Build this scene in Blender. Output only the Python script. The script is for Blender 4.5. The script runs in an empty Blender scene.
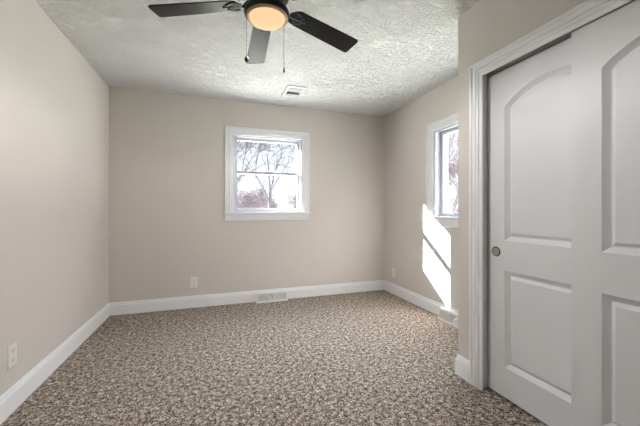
import bpy, bmesh, math, random
from mathutils import Vector, Matrix
from math import sin, cos, pi, radians

SC = bpy.context.scene
COL = SC.collection

# ------------------------------------------------------------------ camera
YAW, FPX, CAMH = 0.3266, 306.06, 1.1217
cd = bpy.data.cameras.new('camera')
cd.sensor_fit = 'HORIZONTAL'
cd.sensor_width = 36.0
cd.lens = FPX * 36.0 / 640.0
cd.shift_y = -2.94 / 640.0
cd.clip_start = 0.02
cam = bpy.data.objects.new('camera', cd)
cam.location = (0, 0, CAMH)
cam.rotation_euler = (pi / 2, 0, -YAW)
COL.objects.link(cam)
SC.camera = cam

# ------------------------------------------------------------------ world, sun, exposure
world = bpy.data.worlds.new('sky')
SC.world = world
world.use_nodes = True
wn, wl = world.node_tree.nodes, world.node_tree.links
# overcast-bright sky: pale at the horizon, several times brighter overhead
HORIZON, ZENITH = 1.15, 24.0
tcw = wn.new('ShaderNodeTexCoord')
sep = wn.new('ShaderNodeSeparateXYZ')
wl.new(tcw.outputs['Generated'], sep.inputs[0])
mr = wn.new('ShaderNodeMapRange')
mr.interpolation_type = 'SMOOTHSTEP'
mr.inputs['From Min'].default_value = 0.20
mr.inputs['From Max'].default_value = 0.85
mr.inputs['To Min'].default_value = HORIZON
mr.inputs['To Max'].default_value = ZENITH
wl.new(sep.outputs['Z'], mr.inputs['Value'])
wl.new(mr.outputs['Result'], wn['Background'].inputs['Strength'])
wn['Background'].inputs['Color'].default_value = (0.78, 0.90, 1.0, 1)

SUN = 84.0
sd = bpy.data.lights.new('sun', 'SUN')
sd.energy = SUN
sd.angle = radians(0.6)
sd.color = (1.0, 0.985, 0.97)
sun = bpy.data.objects.new('sun', sd)
sun.rotation_euler = Vector((1.0, -0.72, -0.57)).to_track_quat('-Z', 'Y').to_euler()
sun.location = (-6, 9, 7)
COL.objects.link(sun)

SC.view_settings.view_transform = 'Standard'
SC.view_settings.look = 'None'
SC.view_settings.gamma = 1
SC.view_settings.use_curve_mapping = False
SC.view_settings.exposure = 0.33

# ------------------------------------------------------------------ dimensions (metres)
H = 2.44
XL, XR, YB = -1.0826, 2.2449, 3.8059       # left wall, right wall, back wall
XC, YC = 1.5679, 1.6804                    # closet front plane, closet corner
YF = -1.1                                  # how far the shell is built behind the lens
BH, BT = 0.1365, 0.014                     # baseboard
WT = 0.17                                  # outer wall thickness

# ------------------------------------------------------------------ materials
def srgb(r, g, b):
    f = lambda c: (c / 255) / 12.92 if c / 255 <= 0.04045 else ((c / 255 + 0.055) / 1.055) ** 2.4
    return (f(r), f(g), f(b), 1)

def mat(name, col, rough=0.5, metal=0.0, spec=0.5, bump=None, var=None, coat=0.0):
    m = bpy.data.materials.new(name)
    m.use_nodes = True
    nt = m.node_tree
    b = nt.nodes['Principled BSDF']
    b.inputs['Base Color'].default_value = col
    b.inputs['Roughness'].default_value = rough
    b.inputs['Metallic'].default_value = metal
    b.inputs['Specular IOR Level'].default_value = spec
    b.inputs['Coat Weight'].default_value = coat
    tc = nt.nodes.new('ShaderNodeTexCoord')
    if var:                       # (scale, amount): faint mottling of the colour
        n = nt.nodes.new('ShaderNodeTexNoise')
        n.inputs['Scale'].default_value = var[0]
        n.inputs['Detail'].default_value = 4
        nt.links.new(tc.outputs['Object'], n.inputs['Vector'])
        mx = nt.nodes.new('ShaderNodeMix')
        mx.data_type = 'RGBA'
        mx.inputs['A'].default_value = tuple(c * (1 - var[1]) for c in col[:3]) + (1,)
        mx.inputs['B'].default_value = tuple(min(1, c * (1 + var[1])) for c in col[:3]) + (1,)
        nt.links.new(n.outputs['Fac'], mx.inputs['Factor'])
        nt.links.new(mx.outputs['Result'], b.inputs['Base Color'])
    if bump:                      # (scale, strength, distance)
        n = nt.nodes.new('ShaderNodeTexNoise')
        n.inputs['Scale'].default_value = bump[0]
        n.inputs['Detail'].default_value = 3
        nt.links.new(tc.outputs['Object'], n.inputs['Vector'])
        bp = nt.nodes.new('ShaderNodeBump')
        bp.inputs['Strength'].default_value = bump[1]
        bp.inputs['Distance'].default_value = bump[2]
        nt.links.new(n.outputs['Fac'], bp.inputs['Height'])
        nt.links.new(bp.outputs['Normal'], b.inputs['Normal'])
    return m

M = {}
M['wall'] = mat('greige_wall_paint', srgb(212, 205, 199), 0.65, bump=(260, 0.12, 0.002), var=(0.8, 0.015))
M['trim'] = mat('white_trim_paint', srgb(241, 241, 242), 0.35, var=(3, 0.01))
M['door'] = mat('white_door_paint', srgb(230, 231, 233), 0.45, bump=(400, 0.05, 0.001), var=(2, 0.012))
M['vinyl'] = mat('white_vinyl', srgb(200, 200, 205), 0.3, var=(6, 0.01))
M['sash'] = mat('white_vinyl_sash', srgb(182, 183, 192), 0.35, var=(6, 0.01))
M['plastic'] = mat('white_plastic', srgb(232, 231, 228), 0.35, var=(20, 0.01))
M['slot'] = mat('dark_slot', srgb(52, 50, 48), 0.6, var=(40, 0.05))
M['vent'] = mat('white_enamel_steel', srgb(236, 236, 234), 0.35, var=(15, 0.01))
M['register'] = mat('ceiling_register_steel', srgb(222, 222, 222), 0.4, var=(15, 0.01))
M['vent_grey'] = mat('register_inside', srgb(196, 196, 196), 0.7, var=(15, 0.05))
M['vent_dark'] = mat('duct_inside', srgb(70, 68, 66), 0.8, var=(15, 0.1))
M['black'] = mat('black_metal', srgb(10, 9, 9), 0.34, metal=0.3, var=(30, 0.1))
M['blade'] = mat('black_wood_blade', srgb(5, 4, 4), 0.4, spec=0.24, var=(25, 0.15))
M['bronze'] = mat('bronze_ring', srgb(196, 172, 140), 0.5, metal=0.4, var=(30, 0.05))
M['chain'] = mat('pull_chain_metal', srgb(28, 25, 24), 0.7, metal=0.0, spec=0.2, var=(50, 0.05))
M['bronze_dark'] = mat('dark_bronze', srgb(84, 74, 64), 0.4, metal=0.7, var=(30, 0.05))
M['nickel'] = mat('satin_nickel', srgb(196, 184, 166), 0.45, metal=0.5, var=(30, 0.05))
M['track'] = mat('track_steel', srgb(168, 166, 160), 0.4, metal=0.3, var=(20, 0.03))
M['bark'] = mat('grey_bark', srgb(44, 40, 45), 0.9, var=(8, 0.15), bump=(30, 0.4, 0.01))
M['twig'] = mat('reddish_twigs', srgb(66, 54, 58), 0.9, var=(5, 0.15))
M['lawn'] = mat('winter_lawn', srgb(188, 186, 172), 0.95, var=(4, 0.25), bump=(60, 0.5, 0.02))
M['siding'] = mat('outer_siding', srgb(215, 212, 205), 0.7, var=(3, 0.04))
M['wire'] = mat('wire_rubber', srgb(120, 120, 128), 0.7, var=(3, 0.05))

def ceiling_material():
    m = mat('brushed_ceiling_plaster', srgb(244, 244, 243), 0.85)
    nt = m.node_tree
    b = nt.nodes['Principled BSDF']
    tc = nt.nodes.new('ShaderNodeTexCoord')
    add = None
    # random short brush strokes: thin ridges where a warped noise crosses its middle value
    for (sc, seed, rot, wdt) in ((5, 0.0, 0.3, 0.035), (6.5, 7.3, 1.5, 0.035), (8, 3.1, 2.4, 0.04)):
        mp = nt.nodes.new('ShaderNodeMapping')
        mp.inputs['Location'].default_value = (seed, seed * 1.7, 0)
        mp.inputs['Rotation'].default_value = (0, 0, rot)
        mp.inputs['Scale'].default_value = (1.0, 2.1, 1.0)
        nt.links.new(tc.outputs['Object'], mp.inputs['Vector'])
        n = nt.nodes.new('ShaderNodeTexNoise')
        n.inputs['Scale'].default_value = sc
        n.inputs['Detail'].default_value = 2.0
        n.inputs['Distortion'].default_value = 1.2
        nt.links.new(mp.outputs['Vector'], n.inputs['Vector'])
        s = nt.nodes.new('ShaderNodeMath'); s.operation = 'SUBTRACT'; s.inputs[1].default_value = 0.5
        a = nt.nodes.new('ShaderNodeMath'); a.operation = 'ABSOLUTE'
        r = nt.nodes.new('ShaderNodeMapRange')
        r.inputs['From Min'].default_value = 0.0
        r.inputs['From Max'].default_value = wdt
        r.inputs['To Min'].default_value = 1.0
        r.inputs['To Max'].default_value = 0.0
        nt.links.new(n.outputs['Fac'], s.inputs[0])
        nt.links.new(s.outputs[0], a.inputs[0])
        nt.links.new(a.outputs[0], r.inputs['Value'])
        if add is None:
            add = r.outputs['Result']
        else:
            ad = nt.nodes.new('ShaderNodeMath'); ad.operation = 'ADD'
            nt.links.new(add, ad.inputs[0]); nt.links.new(r.outputs['Result'], ad.inputs[1])
            add = ad.outputs[0]
    bp = nt.nodes.new('ShaderNodeBump')
    bp.inputs['Strength'].default_value = 0.9
    bp.inputs['Distance'].default_value = 0.012
    nt.links.new(add, bp.inputs['Height'])
    nt.links.new(bp.outputs['Normal'], b.inputs['Normal'])
    return m

def carpet_material():
    m = mat('speckled_frieze_carpet', srgb(150, 138, 128), 1.0, spec=0.1)
    nt = m.node_tree
    b = nt.nodes['Principled BSDF']
    tc = nt.nodes.new('ShaderNodeTexCoord')
    n1 = nt.nodes.new('ShaderNodeTexNoise')
    n1.inputs['Scale'].default_value = 112
    n1.inputs['Detail'].default_value = 3
    n1.inputs['Roughness'].default_value = 0.65
    n1.inputs['Distortion'].default_value = 0.6
    n2 = nt.nodes.new('ShaderNodeTexNoise')
    n2.inputs['Scale'].default_value = 38
    n2.inputs['Detail'].default_value = 2
    for n in (n1, n2):
        nt.links.new(tc.outputs['Object'], n.inputs['Vector'])
    mx = nt.nodes.new('ShaderNodeMix')
    mx.data_type = 'FLOAT'
    mx.inputs['Factor'].default_value = 0.3
    nt.links.new(n1.outputs['Fac'], mx.inputs['A'])
    nt.links.new(n2.outputs['Fac'], mx.inputs['B'])
    cr = nt.nodes.new('ShaderNodeValToRGB')
    els = cr.color_ramp.elements
    els[0].position = 0.39; els[0].color = srgb(32, 26, 23)
    els[1].position = 0.61; els[1].color = srgb(232, 222, 210)
    e = els.new(0.45); e.color = srgb(98, 86, 77)
    e = els.new(0.54); e.color = srgb(166, 153, 141)
    nt.links.new(mx.outputs['Result'], cr.inputs['Fac'])
    nt.links.new(cr.outputs['Color'], b.inputs['Base Color'])
    bp = nt.nodes.new('ShaderNodeBump')
    bp.inputs['Strength'].default_value = 0.8
    bp.inputs['Distance'].default_value = 0.01
    nt.links.new(mx.outputs['Result'], bp.inputs['Height'])
    nt.links.new(bp.outputs['Normal'], b.inputs['Normal'])
    return m

def glass_material():
    m = bpy.data.materials.new('window_glass')
    m.use_nodes = True
    nt = m.node_tree
    for n in list(nt.nodes):
        nt.nodes.remove(n)
    out = nt.nodes.new('ShaderNodeOutputMaterial')
    tr = nt.nodes.new('ShaderNodeBsdfTransparent')
    tr.inputs['Color'].default_value = (0.97, 0.975, 0.98, 1)
    gl = nt.nodes.new('ShaderNodeBsdfGlossy')
    gl.inputs['Roughness'].default_value = 0.02
    lw = nt.nodes.new('ShaderNodeLayerWeight')
    lw.inputs['Blend'].default_value = 0.5
    pw = nt.nodes.new('ShaderNodeMath'); pw.operation = 'POWER'; pw.inputs[1].default_value = 4.0
    fr = nt.nodes.new('ShaderNodeMath'); fr.operation = 'MULTIPLY_ADD'
    fr.inputs[1].default_value = 0.5; fr.inputs[2].default_value = 0.02
    nt.links.new(lw.outputs['Facing'], pw.inputs[0])
    nt.links.new(pw.outputs[0], fr.inputs[0])
    mx = nt.nodes.new('ShaderNodeMixShader')
    nt.links.new(fr.outputs[0], mx.inputs[0])
    nt.links.new(tr.outputs[0], mx.inputs[1])
    nt.links.new(gl.outputs[0], mx.inputs[2])
    nt.links.new(mx.outputs[0], out.inputs['Surface'])
    return m

def lamp_material():
    m = mat('lit_frosted_glass', srgb(60, 40, 22), 0.6, spec=0.1)
    b = m.node_tree.nodes['Principled BSDF']
    b.inputs['Emission Color'].default_value = (1.0, 0.66, 0.37, 1)
    b.inputs['Emission Strength'].default_value = 0.82
    return m

M['ceiling'] = ceiling_material()
M['carpet'] = carpet_material()
M['glass'] = glass_material()
M['lamp'] = lamp_material()

# ------------------------------------------------------------------ helpers
def obj(name, bm, m, parent=None, smooth=False, bevel=0.0, seg=2):
    bmesh.ops.remove_doubles(bm, verts=bm.verts, dist=1e-6)
    bmesh.ops.recalc_face_normals(bm, faces=bm.faces)
    me = bpy.data.meshes.new(name)
    bm.to_mesh(me); bm.free()
    me.materials.append(M[m] if isinstance(m, str) else m)
    if smooth:
        for p in me.polygons:
            p.use_smooth = True
        me.set_sharp_from_angle(angle=radians(40))
    o = bpy.data.objects.new(name, me)
    COL.objects.link(o)
    if parent:
        o.parent = parent
    if bevel:
        md = o.modifiers.new('bevel', 'BEVEL')
        md.width = bevel; md.segments = seg; md.limit_method = 'ANGLE'
    return o

def tag(o, label=None, cat=None, group=None, kind=None):
    if label: o['label'] = label
    if cat: o['category'] = cat
    if group: o['group'] = group
    if kind: o['kind'] = kind
    return o

def empty(name, loc=(0, 0, 0), rz=0.0, parent=None):
    o = bpy.data.objects.new(name, None)
    o.empty_display_size = 0.05
    o.location = loc; o.rotation_euler = (0, 0, rz)
    COL.objects.link(o)
    if parent: o.parent = parent
    return o

def copy_tree(o, parent=None):
    c = o.copy(); COL.objects.link(c)
    if parent: c.parent = parent
    for ch in list(o.children):
        copy_tree(ch, c)
    return c

def box(bm, x0, x1, y0, y1, z0, z1):
    v = [bm.verts.new((x, y, z)) for x in (x0, x1) for y in (y0, y1) for z in (z0, z1)]
    for f in ((0, 1, 3, 2), (4, 6, 7, 5), (0, 4, 5, 1), (2, 3, 7, 6), (0, 2, 6, 4), (1, 5, 7, 3)):
        bm.faces.new([v[i] for i in f])
    return v

def B(*boxes):
    bm = bmesh.new()
    for b in boxes:
        box(bm, *b)
    return bm

def sweep(bm, prof, P0, dl, du, dd, e0, e1):
    """closed profile of (u,d) run along dl from e0(u,d) to e1(u,d)"""
    P0, dl, du, dd = map(Vector, (P0, dl, du, dd))
    a = [bm.verts.new(P0 + du * u + dd * d + dl * e0(u, d)) for u, d in prof]
    b = [bm.verts.new(P0 + du * u + dd * d + dl * e1(u, d)) for u, d in prof]
    n = len(prof)
    for i in range(n):
        j = (i + 1) % n
        bm.faces.new((a[i], a[j], b[j], b[i]))
    bm.faces.new(a[::-1]); bm.faces.new(b)

def lathe(bm, prof, c=(0, 0, 0), seg=48, cap=True):
    rings = []
    for r, z in prof:
        if r < 1e-6:
            rings.append([bm.verts.new((c[0], c[1], c[2] + z))])
        else:
            rings.append([bm.verts.new((c[0] + r * cos(2 * pi * i / seg), c[1] + r * sin(2 * pi * i / seg), c[2] + z)) for i in range(seg)])
    for a, b in zip(rings, rings[1:]):
        for i in range(seg):
            j = (i + 1) % seg
            if len(a) == 1 and len(b) == 1: continue
            if len(a) == 1: bm.faces.new((a[0], b[i], b[j]))
            elif len(b) == 1: bm.faces.new((a[i], b[0], a[j]))
            else: bm.faces.new((a[i], b[i], b[j], a[j]))
    if cap:
        for r in (rings[0], rings[-1]):
            if len(r) > 2: bm.faces.new(r)

def tube(bm, pts, radii, seg=8, flat=1.0):
    """tapered tube through pts"""
    pts = [Vector(p) for p in pts]
    rings = []
    ref = Vector((0, 0, 1))
    for i, p in enumerate(pts):
        t = (pts[min(i + 1, len(pts) - 1)] - pts[max(i - 1, 0)]).normalized()
        rf = ref if abs(t.dot(ref)) < 0.95 else Vector((1, 0, 0))
        s = t.cross(rf).normalized(); u = s.cross(t).normalized()
        r = radii[i] if isinstance(radii, (list, tuple)) else radii
        rings.append([bm.verts.new(p + s * r * cos(2 * pi * k / seg) + u * r * flat * sin(2 * pi * k / seg)) for k in range(seg)])
    for a, b in zip(rings, rings[1:]):
        for k in range(seg):
            j = (k + 1) % seg
            bm.faces.new((a[k], a[j], b[j], b[k]))
    bm.faces.new(rings[0][::-1]); bm.faces.new(rings[-1])

def struct(name, bm, m, label, cat, **kw):
    o = obj(name, bm, m, **kw)
    return tag(o, label, cat, kind='structure')

# ------------------------------------------------------------------ room shell
WX0, WX1, WZ0, WZ1 = 0.190, 1.049, 1.085, 2.036     # opening of the back window
WC = 0.6195                                         # its centre
W2C = 2.344                                         # centre of the right window along y
W2DZ = -0.045                                       # right window sits slightly lower
hw = (WX1 - WX0) / 2

def floor_mesh():
    bm = bmesh.new()
    box(bm, XL, XR, YF, YB, -0.05, 0.0)
    return bm
struct('floor', floor_mesh(), 'carpet', 'speckled beige and brown frieze carpet covering the whole floor', 'carpet')
struct('ceiling', B((XL - WT, XR + WT, YF, YB + WT, H, H + 0.2)), 'ceiling',
       'white ceiling with a brushed plaster texture', 'ceiling')
struct('wall_left', B((XL - WT, XL, YF, YB, 0, H)), 'wall', 'plain greige painted wall on the left', 'wall')
struct('wall_back', B((XL - WT, WX0, YB, YB + WT, 0, H), (WX1, XR + WT, YB, YB + WT, 0, H),
                      (WX0, WX1, YB, YB + WT, 0, WZ0), (WX0, WX1, YB, YB + WT, WZ1, H)), 'wall',
       'greige far wall around the small double-hung window', 'wall')
y0, y1 = W2C - hw, W2C + hw
struct('wall_right', B((XR, XR + WT, YF, y0, 0, H), (XR, XR + WT, y1, YB, 0, H),
                       (XR, XR + WT, y0, y1, 0, WZ0 + W2DZ), (XR, XR + WT, y0, y1, WZ1 + W2DZ, H)), 'wall',
       'greige right wall with a patch of sunlight below its window', 'wall')
CT = 0.115                                          # closet wall thickness
OY1, OY0, OZ = 1.492, -0.061, 1.985                 # closet opening
struct('wall_closet', B((XC, XC + CT, OY1 + 0.018, YC, 0, H), (XC + CT, XR, YC - CT, YC, 0, H),
                        (XC, XC + CT, YF, OY0 - 0.018, 0, H), (XC + CT, XR, YF, YF + CT, 0, H),
                        (XC, XC + CT, OY0 - 0.018, OY1 + 0.018, OZ + 0.018, H)), 'wall',
       'greige boxed-out closet wall around the sliding doors', 'wall')

struct('wall_front', B((XL - WT, XR + WT, YF - WT, YF, 0, H)), 'wall', 'plain greige wall behind the viewpoint', 'wall')

# baseboards: eased ogee top, mitred at the corners
BP = [(0, 0), (0, BT), (BH * 0.74, BT), (BH * 0.78, BT * 0.9), (BH * 0.80, BT * 0.62), (BH * 0.86, BT * 0.55),
      (BH * 0.93, BT * 0.42), (BH * 0.97, BT * 0.25), (BH, BT * 0.2), (BH, 0)]
Z = (0, 0, 1)
def baseboard(name, P0, dl, dd, L, m0, m1, label):
    bm = bmesh.new()
    sweep(bm, BP, P0, dl, Z, dd, lambda u, d: m0 * d, lambda u, d: L + m1 * d)
    struct(name, bm, 'trim', label, 'baseboard')
baseboard('baseboard_left', (XL, YF, 0), (0, 1, 0), (1, 0, 0), YB - YF, 0, -1, 'white baseboard running along the left wall')
baseboard('baseboard_back', (XL, YB, 0), (1, 0, 0), (0, -1, 0), XR - XL, 1, -1, 'white baseboard along the far wall below the window')
baseboard('baseboard_right', (XR, YC, 0), (0, 1, 0), (-1, 0, 0), YB - YC, 1, -1, 'white baseboard along the sunlit right wall')
baseboard('baseboard_closet_side', (XC, YC, 0), (1, 0, 0), (0, 1, 0), XR - XC, -1, -1, 'white baseboard around the corner on the hidden side of the closet')
baseboard('baseboard_closet_front', (XC, 1.572, 0), (0, 1, 0), (-1, 0, 0), YC - 1.572, 0, 1, 'short white baseboard between closet casing and closet corner')

# casing profile: u from the outer edge inwards, d off the wall
CW = 0.095
CP = [(0, 0), (0, 0.015), (0.003, 0.0185), (0.012, 0.0195), (0.018, 0.0175), (0.021, 0.0125), (0.025, 0.0150), (0.044, 0.0150),
      (0.0475, 0.0095), (0.052, 0.0125), (0.060, 0.0155), (0.067, 0.0125), (0.070, 0.0075), (0.075, 0.0095), (0.088, 0.0090), (0.092, 0.0080), (0.095, 0.0050), (0.095, 0)]

# closet casing (trim) and jambs
bm = bmesh.new()
ya, yb, zt = OY1 - 0.019 + CW, OY0 + 0.019 - CW, OZ - 0.029 + CW
sweep(bm, CP, (XC, ya, 0), (0, 0, 1), (0, -1, 0), (-1, 0, 0), lambda u, d: 0, lambda u, d: zt - u)
sweep(bm, CP, (XC, yb, 0), (0, 0, 1), (0, 1, 0), (-1, 0, 0), lambda u, d: 0, lambda u, d: zt - u)
sweep(bm, CP, (XC, ya, zt), (0, -1, 0), (0, 0, -1), (-1, 0, 0), lambda u, d: u, lambda u, d: ya - yb - u)
struct('trim_1', bm, 'trim', 'white moulded casing around the closet opening', 'casing')
struct('trim_2', B((XC, XC + CT, OY1, OY1 + 0.018, 0, OZ + 0.018), (XC, XC + CT, OY0 - 0.018, OY0, 0, OZ + 0.018),
                   (XC, XC + CT, OY0, OY1, OZ, OZ + 0.018)), 'trim', 'white jamb lining inside the closet opening', 'jamb')

# sliding door track under the head jamb
tr = tag(empty('door_track', (XC + 0.05, (OY0 + OY1) / 2, OZ)), 'grey double metal track above the sliding closet doors', 'track', kind='structure')
L2 = (OY1 - OY0) / 2
obj('track_channel', B((-0.046, 0.050, -L2, L2, -0.003, 0), (0.048, 0.050, -L2, L2, -0.024, -0.003),
                       (-0.003, -0.001, -L2, L2, -0.026, -0.003)), 'track', tr)
obj('track_fascia', B((-0.048, -0.046, -L2, L2, -0.022, 0)), 'trim', tr)

# ------------------------------------------------------------------ moulded two-panel closet doors
def offset_poly(pts, d):
    n = len(pts); out = []
    for i in range(n):
        p, q, r = Vector(pts[i - 1]), Vector(pts[i]), Vector(pts[(i + 1) % n])
        a = (q - p).normalized(); b = (r - q).normalized()
        na = Vector((-a.y, a.x)); nb = Vector((-b.y, b.x))
        k = (na + nb)
        k = k / max(0.3, (1 + na.dot(nb)))
        out.append(q + k * d)
    return out

def door_mesh(w, h0, h1, t):
    """local: u across 0..w, z up; front face at x=0 looking towards -x, back at x=t. y = -u"""
    bm = bmesh.new()
    st = 0.120
    arch = []
    zs, rise = 1.735, 0.098
    n = 18
    for i in range(n + 1):                 # from right to left across the arch
        s = 1 - 2 * i / n
        arch.append((w / 2 + s * (w / 2 - st), zs + rise * (1 - s * s) ** 0.9 if i not in (0, n) else zs))
    upper = [(st, 0.940), (w - st, 0.940)] + arch
    lower = [(st, 0.190), (w - st, 0.190), (w - st, 0.762), (st, 0.762)]
    outer = [(0, h0), (w, h0), (w, h1), (0, h1)]
    V = lambda p, x: bm.verts.new((x, -p[0], p[1]))
    edges = []
    def loop(pts, x):
        vs = [V(p, x) for p in pts]
        return vs
    fo = loop(outer, 0.0); loops = [fo]
    for pan in (upper, lower):
        rings = [loop(offset_poly(pan, d), x) for d, x in
                 ((0, 0), (0.002, 0.0020), (0.024, 0.0175), (0.027, 0.0182), (0.030, 0.0175), (0.044, 0.0055), (0.047, 0.0050))]
        for a, b in zip(rings, rings[1:]):
            for i in range(len(a)):
                j = (i + 1) % len(a)
                bm.faces.new((a[i], a[j], b[j], b[i]))
        bm.faces.new(rings[-1])
        loops.append(rings[0])
    es = []
    for lp in loops:
        for i in range(len(lp)):
            e = bm.edges.get((lp[i], lp[(i + 1) % len(lp)])) or bm.edges.new((lp[i], lp[(i + 1) % len(lp)]))
            es.append(e)
    bmesh.ops.triangle_fill(bm, edges=es, use_beauty=True, use_dissolve=False, normal=(-1, 0, 0))
    bo = loop(outer, t)
    for i in range(4):
        j = (i + 1) % 4
        bm.faces.new((fo[i], fo[j], bo[j], bo[i]))
    bm.faces.new(bo)
    return bm

def closet_door(name, x, y, w, pull_u, label):
    o = obj(name, door_mesh(w, 0.012, 1.953, 0.034), 'door')
    o.location = (x, y, 0)
    tag(o, label, 'door', kind='structure')
    c = bmesh.new()
    # flush finger pull: rim ring and dished cup, axis along -x
    lathe(c, [(0.0, 0.0006), (0.0225, 0.0010), (0.0245, 0.0030), (0.0245, 0.0004), (0.0, 0.0002)], cap=False, seg=32)
    rm = bmesh.new()
    lathe(rm, [(0.0245, 0.0), (0.0300, 0.0), (0.0300, 0.0015), (0.0285, 0.0034), (0.0258, 0.0036), (0.0245, 0.0025), (0.0245, 0.0)], cap=False, seg=36)
    for q in (c, rm):
        bmesh.ops.rotate(q, verts=q.verts, cent=(0, 0, 0), matrix=Matrix.Rotation(-pi / 2, 3, 'Y'))
    f = obj('finger_pull', c, 'nickel', o, smooth=True)
    f.location = (-0.0005, -pull_u, 0.869)
    obj('rim', rm, 'bronze_dark', f, smooth=True)
    f['label'] = 'round satin nickel finger pull with a dark rim'
    return o
closet_door('door_1', XC + 0.050, 1.488, 0.775, 0.063, 'white arched two-panel sliding door with round finger pull, behind the nearer one')
closet_door('door_2', XC + 0.009, 0.982, 0.775, 0.712, 'white arched two-panel sliding door in front, cut by the photo edge')

# ------------------------------------------------------------------ double-hung windows
def make_window(name, loc, rz, label, slider=False):
    """local x along the wall (to the right seen from inside), y outwards, z up from the floor"""
    r = tag(empty(name, loc, rz), label, 'window', kind='structure')
    co, zt, zb = 0.5235, 2.121, 1.098         # casing outer half width, casing top, stool top
    # casing: two legs and a head
    for s in (-1, 1):
        bm = bmesh.new()
        sweep(bm, CP, (s * co, 0, zb), (0, 0, 1), (-s, 0, 0), (0, -1, 0), lambda u, d: 0, lambda u, d: zt - zb - u)
        obj('side_casing', bm, 'trim', r)
    bm = bmesh.new()
    sweep(bm, CP, (-co, 0, zt), (1, 0, 0), (0, 0, -1), (0, -1, 0), lambda u, d: u, lambda u, d: 2 * co - u)
    obj('head_casing', bm, 'trim', r)
    obj('stool', B((-co - 0.012, co + 0.012, -0.034, 0.055, zb - 0.019, zb)), 'trim', r, bevel=0.004)
    ap = bmesh.new()
    sweep(ap, [(0, 0), (0, 0.010), (0.006, 0.015), (0.070, 0.017), (0.080, 0.017), (0.0875, 0.012), (0.0875, 0)],
          (-co, 0, 0.992), (1, 0, 0), (0, 0, 1), (0, -1, 0), lambda u, d: 0, lambda u, d: 2 * co)
    obj('apron', ap, 'trim', r)
    # jamb lining
    j, jt, jb = hw, WZ1, zb - 0.013
    obj('jamb', B((-j, -j + 0.014, 0.0, WT + 0.02, jb, jt), (j - 0.014, j, 0.0, WT + 0.02, jb, jt), (-j, j, 0.0, WT + 0.02, jt - 0.012, jt),
                  (-j, j, 0.055, WT + 0.035, jb, jb + 0.012),
                  (-j + 0.014, -j + 0.026, 0.012, 0.034, jb, jt), (j - 0.026, j - 0.014, 0.012, 0.034, jb, jt),
                  (-j + 0.014, j - 0.014, 0.012, 0.034, jt - 0.026, jt - 0.012)), 'vinyl', r, bevel=0.0015, seg=1)
    g = j - 0.014                              # sash half width
    def sash(nm, xa, xb, ya, yb, za, zb_, rb, rt, sw):
        s = obj(nm, B((xa, xa + sw, ya, yb, za, zb_), (xb - sw, xb, ya, yb, za, zb_),
                      (xa + sw, xb - sw, ya, yb, za, za + rb), (xa + sw, xb - sw, ya, yb, zb_ - rt, zb_)), 'sash', r, bevel=0.003)
        obj('pane', B((xa + sw, xb - sw, (ya + yb) / 2 - 0.002, (ya + yb) / 2 + 0.002, za + rb, zb_ - rt)), 'glass', s)
        return s
    if slider:
        sash('fixed_sash', -g, 0.020, 0.084, 0.116, jb + 0.012, jt - 0.012, 0.042, 0.042, 0.040)
        lo = sash('sliding_sash', -0.020, g, 0.046, 0.080, jb + 0.012, jt - 0.012, 0.042, 0.042, 0.040)
        bm = B((-0.016, 0.004, 0.034, 0.046, 1.50, 1.60))
        obj('latch', bm, 'plastic', lo, bevel=0.002)
        return r
    up = sash('upper_sash', -g, g, 0.084, 0.116, 1.565, jt - 0.012, 0.034, 0.044, 0.036)
    lo = sash('lower_sash', -g, g, 0.046, 0.080, jb + 0.012, 1.602, 0.046, 0.036, 0.036)
    # sash lock on the meeting rail, lift lip on the bottom rail
    bm = B((-0.032, 0.032, 0.05, 0.076, 1.602, 1.607))
    lathe(bm, [(0.012, 0), (0.012, 0.008), (0.009, 0.011), (0, 0.011)], (0, 0.063, 1.607), 20)
    box(bm, -0.006, 0.034, 0.058, 0.068, 1.610, 1.616)
    obj('sash_lock', bm, 'plastic', lo, bevel=0.001, seg=1)
    return r
make_window('window_1', (WC, YB, 0), 0, 'white double-hung window on the far wall, bare trees outside')
make_window('window_2', (XR, W2C, W2DZ), -pi / 2, 'white sliding window on the right wall, half hidden by the closet corner', slider=True)

# ------------------------------------------------------------------ ceiling fan
FX, FY, FZ = 0.259, 1.652, 2.235
DROOP, PITCH, A0 = -0.072, radians(-9.8), radians(17.2)
fan = tag(empty('ceiling_fan', (FX, FY, H)), 'black five-blade ceiling fan with a lit amber bowl light', 'ceiling fan')
zz = lambda z: z - H
bm = bmesh.new()
lathe(bm, [(0.0, 0.0), (0.078, 0.0), (0.078, -0.012), (0.066, -0.045), (0.05, -0.062), (0.0, -0.062)], seg=48, cap=False)
obj('canopy', bm, 'black', fan, smooth=True)
bm = bmesh.new()
lathe(bm, [(0.0, zz(2.380)), (0.05, zz(2.380)), (0.09, zz(2.370)), (0.112, zz(2.350)), (0.118, zz(2.325)), (0.118, zz(2.275)),
           (0.112, zz(2.260)), (0.098, zz(2.250)), (0.098, zz(2.238)), (0.0, zz(2.238))], seg=56, cap=False)
obj('motor_housing', bm, 'black', fan, smooth=True)
bm = bmesh.new()
lathe(bm, [(0.0, zz(2.238)), (0.088, zz(2.238)), (0.092, zz(2.225)), (0.100, zz(2.205)), (0.116, zz(2.190)), (0.121, zz(2.178)),
           (0.120, zz(2.168)), (0.1155, zz(2.160)), (0.112, zz(2.159)), (0.112, zz(2.172)), (0.0, zz(2.172))], seg=56, cap=False)
obj('light_fitter', bm, 'black', fan, smooth=True)
bm = bmesh.new()
lathe(bm, [(0.1105, zz(2.166)), (0.1115, zz(2.157)), (0.110, zz(2.151)), (0.105, zz(2.148)), (0.0985, zz(2.149)), (0.0965, zz(2.153)), (0.0965, zz(2.166))], seg=56, cap=False)
obj('trim_ring', bm, 'bronze', fan, smooth=True)['label'] = 'thin bronze ring around the glass'
bm = bmesh.new()
n = 14
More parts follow.
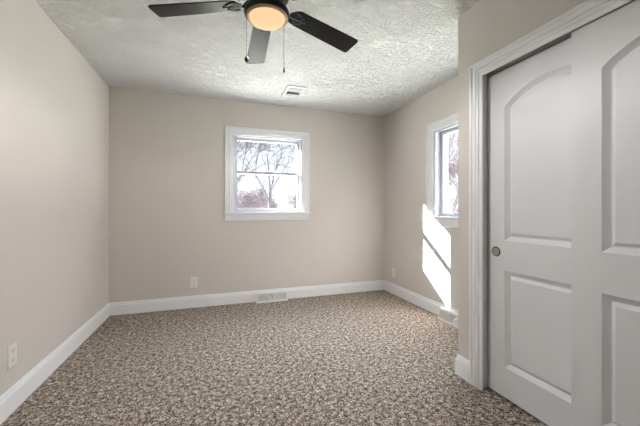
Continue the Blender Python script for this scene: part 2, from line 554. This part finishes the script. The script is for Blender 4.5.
lathe(bm, [(0.0, zz(2.168)), (0.095, zz(2.168))] + [(0.096 * cos(k / n * pi / 2) if k < n else 0.0, zz(2.156) - 0.040 * sin(k / n * pi / 2)) for k in range(n + 1)], seg=56, cap=False)
obj('glass_bowl', bm, 'lamp', fan, smooth=True)['label'] = 'glowing frosted glass bowl'

ld = bpy.data.lights.new('lamp_light', 'SPOT')      # the lit bowl's own light
ld.energy = 48
ld.spot_size = pi
ld.spot_blend = 0.35
ld.color = (1.0, 0.975, 0.955)
ld.shadow_soft_size = 0.04
lo = bpy.data.objects.new('lamp_light', ld)
lo.location = (0, 0, zz(2.10)); lo.parent = fan
COL.objects.link(lo)

def blade_outline():
    R0, R1, w0, w1 = 0.152, 0.612, 0.056, 0.0665
    pts = []
    def corner(cx, cy, rx, ry, a0, a1, n=7):
        for i in range(n + 1):
            a = a0 + (a1 - a0) * i / n
            pts.append((cx + rx * cos(a), cy + ry * sin(a)))
    corner(R1 - 0.018, w1 - 0.018, 0.018, 0.018, 0 + 0.0, pi / 2)
    corner(R0 + 0.045, w0 - 0.045, 0.045, 0.045, pi / 2, pi)
    corner(R0 + 0.045, -w0 + 0.045, 0.045, 0.045, pi, 3 * pi / 2)
    corner(R1 - 0.018, -w1 + 0.018, 0.018, 0.018, 3 * pi / 2, 2 * pi)
    return pts
def blade_frame():
    """local blade axes -> fan space for a blade along +x"""
    c, s = cos(PITCH), sin(PITCH)
    return lambda r, w, h: (r, w * c - h * s, zz(FZ) + w * s + h * c + DROOP * r)
bf = blade_frame()
bm = bmesh.new()
ol = blade_outline()
lo_ = [bm.verts.new(bf(r, w, -0.003)) for r, w in ol]
up_ = [bm.verts.new(bf(r, w, 0.003)) for r, w in ol]
for i in range(len(ol)):
    j = (i + 1) % len(ol)
    bm.faces.new((lo_[i], lo_[j], up_[j], up_[i]))
bm.faces.new(lo_[::-1]); bm.faces.new(up_)
blade0 = obj('blade', bm, 'blade', fan, bevel=0.0015, seg=2)
# blade iron: an arm from the motor that forks into two curled prongs and a centre tongue under the blade
bm = bmesh.new()
tube(bm, [(0.085, 0, zz(2.244)), (0.105, 0, zz(2.240)), bf(0.13, 0, -0.010), bf(0.150, 0, -0.0075)], [0.013, 0.012, 0.010, 0.010], 10, 0.45)
for s in (-1, 1):
    pr = [(0.140, 0.0), (0.143, 0.020), (0.155, 0.036), (0.174, 0.042), (0.195, 0.036), (0.206, 0.025), (0.214, 0.020)]
    tube(bm, [bf(r, s * w, -0.0065) for r, w in pr], [0.008, 0.008, 0.0075, 0.007, 0.0065, 0.006, 0.006], 10, 0.5)
    cr = [(0.150, 0.0), (0.168, 0.011), (0.186, 0.027), (0.195, 0.036)]
    tube(bm, [bf(r, s * w, -0.0065) for r, w in cr], [0.006, 0.0055, 0.005, 0.005], 8, 0.5)
    for (r, w) in ((0.214, 0.020),):
        q = bf(r, s * w, -0.0075)
        lathe(bm, [(0, -0.004), (0.006, -0.003), (0.008, 0.0), (0.008, 0.004), (0, 0.004)], q, 14, cap=False)
tube(bm, [bf(0.150, 0, -0.0065), bf(0.19, 0, -0.0065), bf(0.232, 0, -0.0065)], [0.010, 0.008, 0.007], 10, 0.5)
q = bf(0.232, 0, -0.0075)
lathe(bm, [(0, -0.004), (0.006, -0.003), (0.009, 0.0), (0.009, 0.004), (0, 0.004)], q, 14, cap=False)
iron0 = obj('blade_iron', bm, 'black', blade0, smooth=True)
blade0.rotation_euler.z = A0
for k in range(1, 5):
    b = copy_tree(blade0, fan)
    b.rotation_euler.z = A0 + k * 2 * pi / 5
# pull chains: beads on a cord, with a fob at the end
def chain(x, y, zt, zb, fob, label):
    bm = bmesh.new()
    tube(bm, [(x, y, zz(zt)), (x, y, zz(zb))], 0.0008, 6)
    z = zt - 0.004
    while z > zb:
        lathe(bm, [(0, -0.0017), (0.0012, -0.0012), (0.0017, 0), (0.0012, 0.0012), (0, 0.0017)], (x, y, zz(z)), 6, cap=False)
        z -= 0.006
    c = obj('pull_chain', bm, 'chain', fan, smooth=True)
    f = bmesh.new(); lathe(f, fob, (x, y, zz(zb)), 20, cap=False)
    obj('fob', f, 'chain', c, smooth=True)
    c['label'] = label
chain(-0.110, -0.028, 2.205, 1.918, [(0, 0.004), (0.004, 0.003), (0.0075, -0.003), (0.011, -0.012), (0.0115, -0.018), (0.009, -0.026), (0.004, -0.031), (0, -0.032)],
      'pull chain with a round black ball end')
chain(0.0935, 0.010, 2.205, 1.905, [(0, 0.003), (0.0035, 0.002), (0.005, -0.004), (0.006, -0.02), (0.0055, -0.025), (0, -0.026)],
      'pull chain with a small black cylinder end')

# ------------------------------------------------------------------ wall outlets
def make_outlet(loc, rz, label):
    """plate in local xz, facing -y"""
    r = tag(empty('wall_outlet', loc, rz), label, 'outlet')
    w, h = 0.039, 0.061
    bm = bmesh.new()
    v0 = [bm.verts.new((x, 0, z)) for x, z in ((-w, -h), (w, -h), (w, h), (-w, h))]
    v1 = [bm.verts.new((x, -0.004, z)) for x, z in ((-w, -h), (w, -h), (w, h), (-w, h))]
    v2 = [bm.verts.new((x, -0.0065, z)) for x, z in ((-w + .004, -h + .004), (w - .004, -h + .004), (w - .004, h - .004), (-w + .004, h - .004))]
    for a, b in ((v0, v1), (v1, v2)):
        for i in range(4):
            bm.faces.new((a[i], a[(i + 1) % 4], b[(i + 1) % 4], b[i]))
    bm.faces.new(v2); bm.faces.new(v0[::-1])
    obj('cover_plate', bm, 'plastic', r)
    for s in (-1, 1):
        f = bmesh.new()
        pts = []
        for i in range(24):
            a = 2 * pi * i / 24
            pts.append((0.0175 * cos(a), max(-0.0135, min(0.0135, 0.0175 * sin(a)))))
        a_ = [f.verts.new((x, -0.006, z)) for x, z in pts]
        b_ = [f.verts.new((x, -0.009, z)) for x, z in pts]
        for i in range(24):
            f.faces.new((a_[i], a_[(i + 1) % 24], b_[(i + 1) % 24], b_[i]))
        f.faces.new(b_)
        rc = obj('receptacle', f, 'plastic', r)
        rc.location.z = s * 0.0255
        sl = B((-0.0085, -0.0060, -0.0095, -0.0085, -0.001, 0.008), (0.0060, 0.0085, -0.0095, -0.0085, 0.0, 0.007),
               (-0.0025, 0.0025, -0.0095, -0.0085, -0.0095, -0.005))
        obj('slots', sl, 'slot', rc)
    s = bmesh.new()
    lathe(s, [(0, 0.0015), (0.003, 0.001), (0.0035, 0)], (0, 0, 0), 14)
    bmesh.ops.rotate(s, verts=s.verts, cent=(0, 0, 0), matrix=Matrix.Rotation(pi / 2, 3, 'X'))
    bmesh.ops.translate(s, verts=s.verts, vec=(0, -0.0065, 0))
    obj('screw', s, 'plastic', r)
    return r
make_outlet((-0.245, YB, 0.289), 0, 'white duplex outlet low on the far wall under the window')
make_outlet((XR, 3.558, 0.285), -pi / 2, 'white duplex outlet on the right wall near the far corner')
make_outlet((XL, 2.172, 0.309), pi / 2, 'white duplex outlet on the left wall at the photo edge')

# ------------------------------------------------------------------ baseboard registers (floor vents)
def make_register(loc, rz, label):
    """local x along the wall, front faces -y, base at z=0"""
    r = tag(empty('baseboard_vent', loc, rz), label, 'floor vent', 'white baseboard vents')
    L, hgt, d0, d1 = 0.19, 0.112, 0.062, 0.028     # half length, height, depth at the foot and at the top
    face = lambda x, t, o=0.0: (x, -(d0 + (d1 - d0) * t) - o, 0.006 + (hgt - 0.006) * t)
    bm = bmesh.new()
    # end cheeks, top shelf, foot
    for s in (-1, 1):
        pr = [(0, 0), (0, d0), (0.006, d0), (hgt, d1), (hgt, 0)]
        sweep(bm, pr, (s * L, 0, 0), (-s, 0, 0), Z, (0, -1, 0), lambda u, d: 0, lambda u, d: 0.004)
    box(bm, -L, L, -d1 - 0.001, 0, hgt - 0.004, hgt)
    box(bm, -L, L, -d0 - 0.006, 0, 0, 0.005)
    # face frame
    def bar(xa, ta, xb, tb, wd, o=0.002, th=0.004):
        a, b = Vector(face(xa, ta)), Vector(face(xb, tb))
        nrm = Vector((0, -(hgt - 0.006), -(d0 - d1))).normalized() * -1
        nrm = Vector((0, -(hgt - 0.006), (d0 - d1))).normalized()
        t = (b - a).normalized(); s = t.cross(nrm).normalized() * wd / 2
        vs = []
        for p in (a, b):
            for k in (-1, 1):
                for q in (o, o - th):
                    vs.append(bm.verts.new(p + s * k + nrm * q))
        for f in ((0, 1, 3, 2), (4, 6, 7, 5), (0, 4, 5, 1), (2, 3, 7, 6), (0, 2, 6, 4), (1, 5, 7, 3)):
            bm.faces.new([vs[i] for i in f])
    bar(-L, 0.06, L, 0.06, 0.014); bar(-L, 0.93, L, 0.93, 0.017)
    bar(-L + 0.006, 0, -L + 0.006, 1, 0.016); bar(L - 0.006, 0, L - 0.006, 1, 0.016)
    bar(-0.075, 0.94, 0.0, 0.06, 0.013); bar(0.075, 0.94, 0.0, 0.06, 0.013)
    obj('housing', bm, 'vent', r)
    bb = bmesh.new()
    vs = [bb.verts.new(face(x, t, -0.010)) for x, t in ((-L + .005, 0.02), (L - .005, 0.02), (L - .005, 0.97), (-L + .005, 0.97))]
    bb.faces.new(vs)
    r2 = bmesh.ops.extrude_face_region(bb, geom=bb.faces[:])
    bmesh.ops.translate(bb, verts=[v for v in r2['geom'] if isinstance(v, bmesh.types.BMVert)], vec=(0, 0.004, 0))
    obj('duct_backing', bb, 'vent_grey', r)
    # louvres: fanned fins either side of the V and short upright fins inside it
    bm2 = bmesh.new()
    def fin(xa, ta, xb, tb):
        a0_, b0_ = Vector(face(xa, ta, 0.0005)), Vector(face(xb, tb, 0.0005))
        a1_, b1_ = Vector(face(xa, ta, -0.010)), Vector(face(xb, tb, -0.010))
        w = Vector((0.0012, 0, 0))
        vs = [bm2.verts.new(p + w * k) for p in (a0_, b0_, b1_, a1_) for k in (-1, 1)]
        for f in ((0, 2, 4, 6), (1, 7, 5, 3), (0, 1, 3, 2), (2, 3, 5, 4), (4, 5, 7, 6), (6, 7, 1, 0)):
            bm2.faces.new([vs[i] for i in f])
    k = -L + 0.014
    while k < L - 0.012:
        ax = abs(k)
        if ax > 0.006:
            tv = 0.06 + 0.88 * min(1, ax / 0.075)
            if ax < 0.075:
                fin(k, tv, k, 0.93)
            if ax > 0.02:
                fin(k, 0.06, k, min(0.93, tv) if ax < 0.075 else 0.93)
        k += 0.0062
    lv = obj('louvres', bm2, 'vent', r)
    lvr = B((-0.004, 0.004, -d1 - 0.020, -d1 - 0.004, hgt * 0.70, hgt * 0.78))
    obj('damper_lever', lvr, 'vent', r, bevel=0.001, seg=1)
    return r
make_register((0.649, YB - BT, 0), 0, 'white baseboard vent below the window on the far wall')
make_register((XR - BT, 2.423, 0), -pi / 2, 'white baseboard vent on the right wall beside the closet corner')

# ------------------------------------------------------------------ ceiling register
cv = tag(empty('ceiling_vent', (0.815, 3.315, H)), 'small white louvred vent in the ceiling near the far wall', 'ceiling vent')
a, b = 0.105, 0.165
bm = bmesh.new()
def ringframe(bm, a, b, i, z0, z1):
    o = [(-a, -b), (a, -b), (a, b), (-a, b)]
    n_ = [(-a + i, -b + i), (a - i, -b + i), (a - i, b - i), (-a + i, b - i)]
    vo = [bm.verts.new((x, y, z0)) for x, y in o]; vm = [bm.verts.new((x * 0.985, y * 0.985, z1)) for x, y in o]
    vi = [bm.verts.new((x, y, z1)) for x, y in n_]; vk = [bm.verts.new((x, y, z0)) for x, y in n_]
    for p, q in ((vo, vm), (vm, vi), (vi, vk)):
        for k in range(4):
            bm.faces.new((p[k], p[(k + 1) % 4], q[(k + 1) % 4], q[k]))
ringframe(bm, a, b, 0.030, 0.0, -0.012)
obj('frame', bm, 'register', cv)
obj('duct_backing', B((-a + .03, a - .03, -b + .03, b - .03, -0.0015, -0.0005)), 'vent_dark', cv)
for k in range(9):
    y = -b + 0.042 + k * (2 * b - 0.084) / 8
    s = 1 if k in (1, 4, 5, 6) else -1
    f = bmesh.new()
    box(f, -a + 0.03, a - 0.03, -0.0122, 0.0122, -0.0008, 0.0008)
    bmesh.ops.rotate(f, verts=f.verts, cent=(0, 0, 0), matrix=Matrix.Rotation(radians(26 * s), 3, 'X'))
    bmesh.ops.translate(f, verts=f.verts, vec=(0, y, -0.008))
    obj('slat', f, 'register', cv)

# ------------------------------------------------------------------ outdoors
GZ = -0.7
struct('ground', B((-70, 90, YF - 60, 120, GZ - 0.3, GZ)), 'lawn', 'winter lawn outside the windows', 'lawn')

def bare_tree(name, loc, seed, height, trunk_r, lean=(0, 0), depth=5, spread=0.6, fork=0.3, bark='bark', twig='bark',
              label='', group=None, kids=(2, 3), seg=6, shoots=3, rmin=0.011):
    rnd = random.Random(seed)
    root = tag(empty(name, loc), label, 'tree', group)
    tb, bb = bmesh.new(), bmesh.new()
    def grow(bm, p, d, L, r, lev):
        pts, rad = [p], [r]
        n = 4 if lev < 3 else 3
        q, dd = Vector(p), Vector(d)
        for i in range(n):
            dd = (dd + Vector((rnd.uniform(-1, 1), rnd.uniform(-1, 1), rnd.uniform(-0.4, 0.7))) * 0.14).normalized()
            q = q + dd * L / n
            pts.append(q.copy()); rad.append(max(rmin, r * (1 - 0.42 * (i + 1) / n)))
        tube(bm, pts, rad, seg if lev < 2 else (5 if lev < 4 else 3))
        for i in range(shoots if lev else 2):          # short side shoots all along the branch
            j = rnd.randint(1, len(pts) - 1)
            sd = (dd + Vector((rnd.uniform(-1, 1), rnd.uniform(-1, 1), rnd.uniform(-0.3, 0.8))) * 1.1).normalized()
            m1 = pts[j] + sd * L * 0.22
            m2 = m1 + (sd + Vector((rnd.uniform(-.4, .4), rnd.uniform(-.4, .4), 0.25))).normalized() * L * 0.24
            rr = max(rmin, rad[j] * 0.38)
            tube(bb, [pts[j], m1, m2], [rr, rr * 0.85, rmin * 0.6], 3)
        if lev >= depth: return
        k = rnd.randint(*kids) + (1 if lev == 0 else 0)
        ph = rnd.uniform(0, 2 * pi)
        for i in range(k):
            ang = ph + 2 * pi * i / k + rnd.uniform(-0.5, 0.5)
            s = dd.cross(Vector((0.3, 0.2, 1)) if abs(dd.z) < 0.9 else Vector((1, 0, 0))).normalized()
            u = s.cross(dd)
            sp = spread * rnd.uniform(0.6, 1.25)
            nd = (dd * cos(sp) + (s * cos(ang) + u * sin(ang)) * sin(sp) + Vector((0, 0, 0.10))).normalized()
            at = pts[-1] if i < 2 else pts[rnd.randint(2, len(pts) - 1)]
            grow(bb, at, nd, L * rnd.uniform(0.62, 0.86), rad[-1] * rnd.uniform(0.6, 0.85), lev + 1)
    grow(tb, Vector((0, 0, 0)), Vector((lean[0], lean[1], 1)).normalized(), height * fork, trunk_r, 0)
    obj('trunk', tb, bark, root, smooth=True)
    obj('branches', bb, twig, root, smooth=True)
    return root

bare_tree('bare_tree', (3.27, 19.0, GZ), 11, 12.5, 0.19, depth=6, spread=0.55, fork=0.24, kids=(3, 3),
          label='forked bare tree in the middle of the far window view')
bare_tree('bare_tree', (-0.2, 10.0, GZ), 5, 8.0, 0.12, lean=(0.10, 0), depth=6, spread=0.55, fork=0.22, kids=(3, 3),
          label='bare tree at the left of the far window view, branches leaning right')
bare_tree('bare_tree', (10.6, 11.7, GZ), 8, 8.5, 0.13, depth=6, spread=0.6, fork=0.2, twig='twig', kids=(3, 3),
          label='bare tree seen through the right window')
rnd = random.Random(4)
proto = None
for i in range(9):
    x, y = 2.4 + (i % 3) * 6.2 + (i // 3) * 2.6, 30 + (i // 3) * 9
    if proto is None:
        proto = o = bare_tree('bare_shrub', (x, y, GZ), 21, 4.6, 0.08, depth=5, spread=0.8, fork=0.17, bark='twig', twig='twig', kids=(3, 4), seg=4, shoots=2, rmin=0.013,
                              label='distant reddish bare shrub low in the far window view', group='distant shrubs behind the bare trees')
    else:
        o = copy_tree(proto); o.location = (x, y, GZ)
    o.rotation_euler.z = rnd.uniform(0, 6.28)
    k = rnd.uniform(1.5, 1.95); o.scale = (k, k, k)
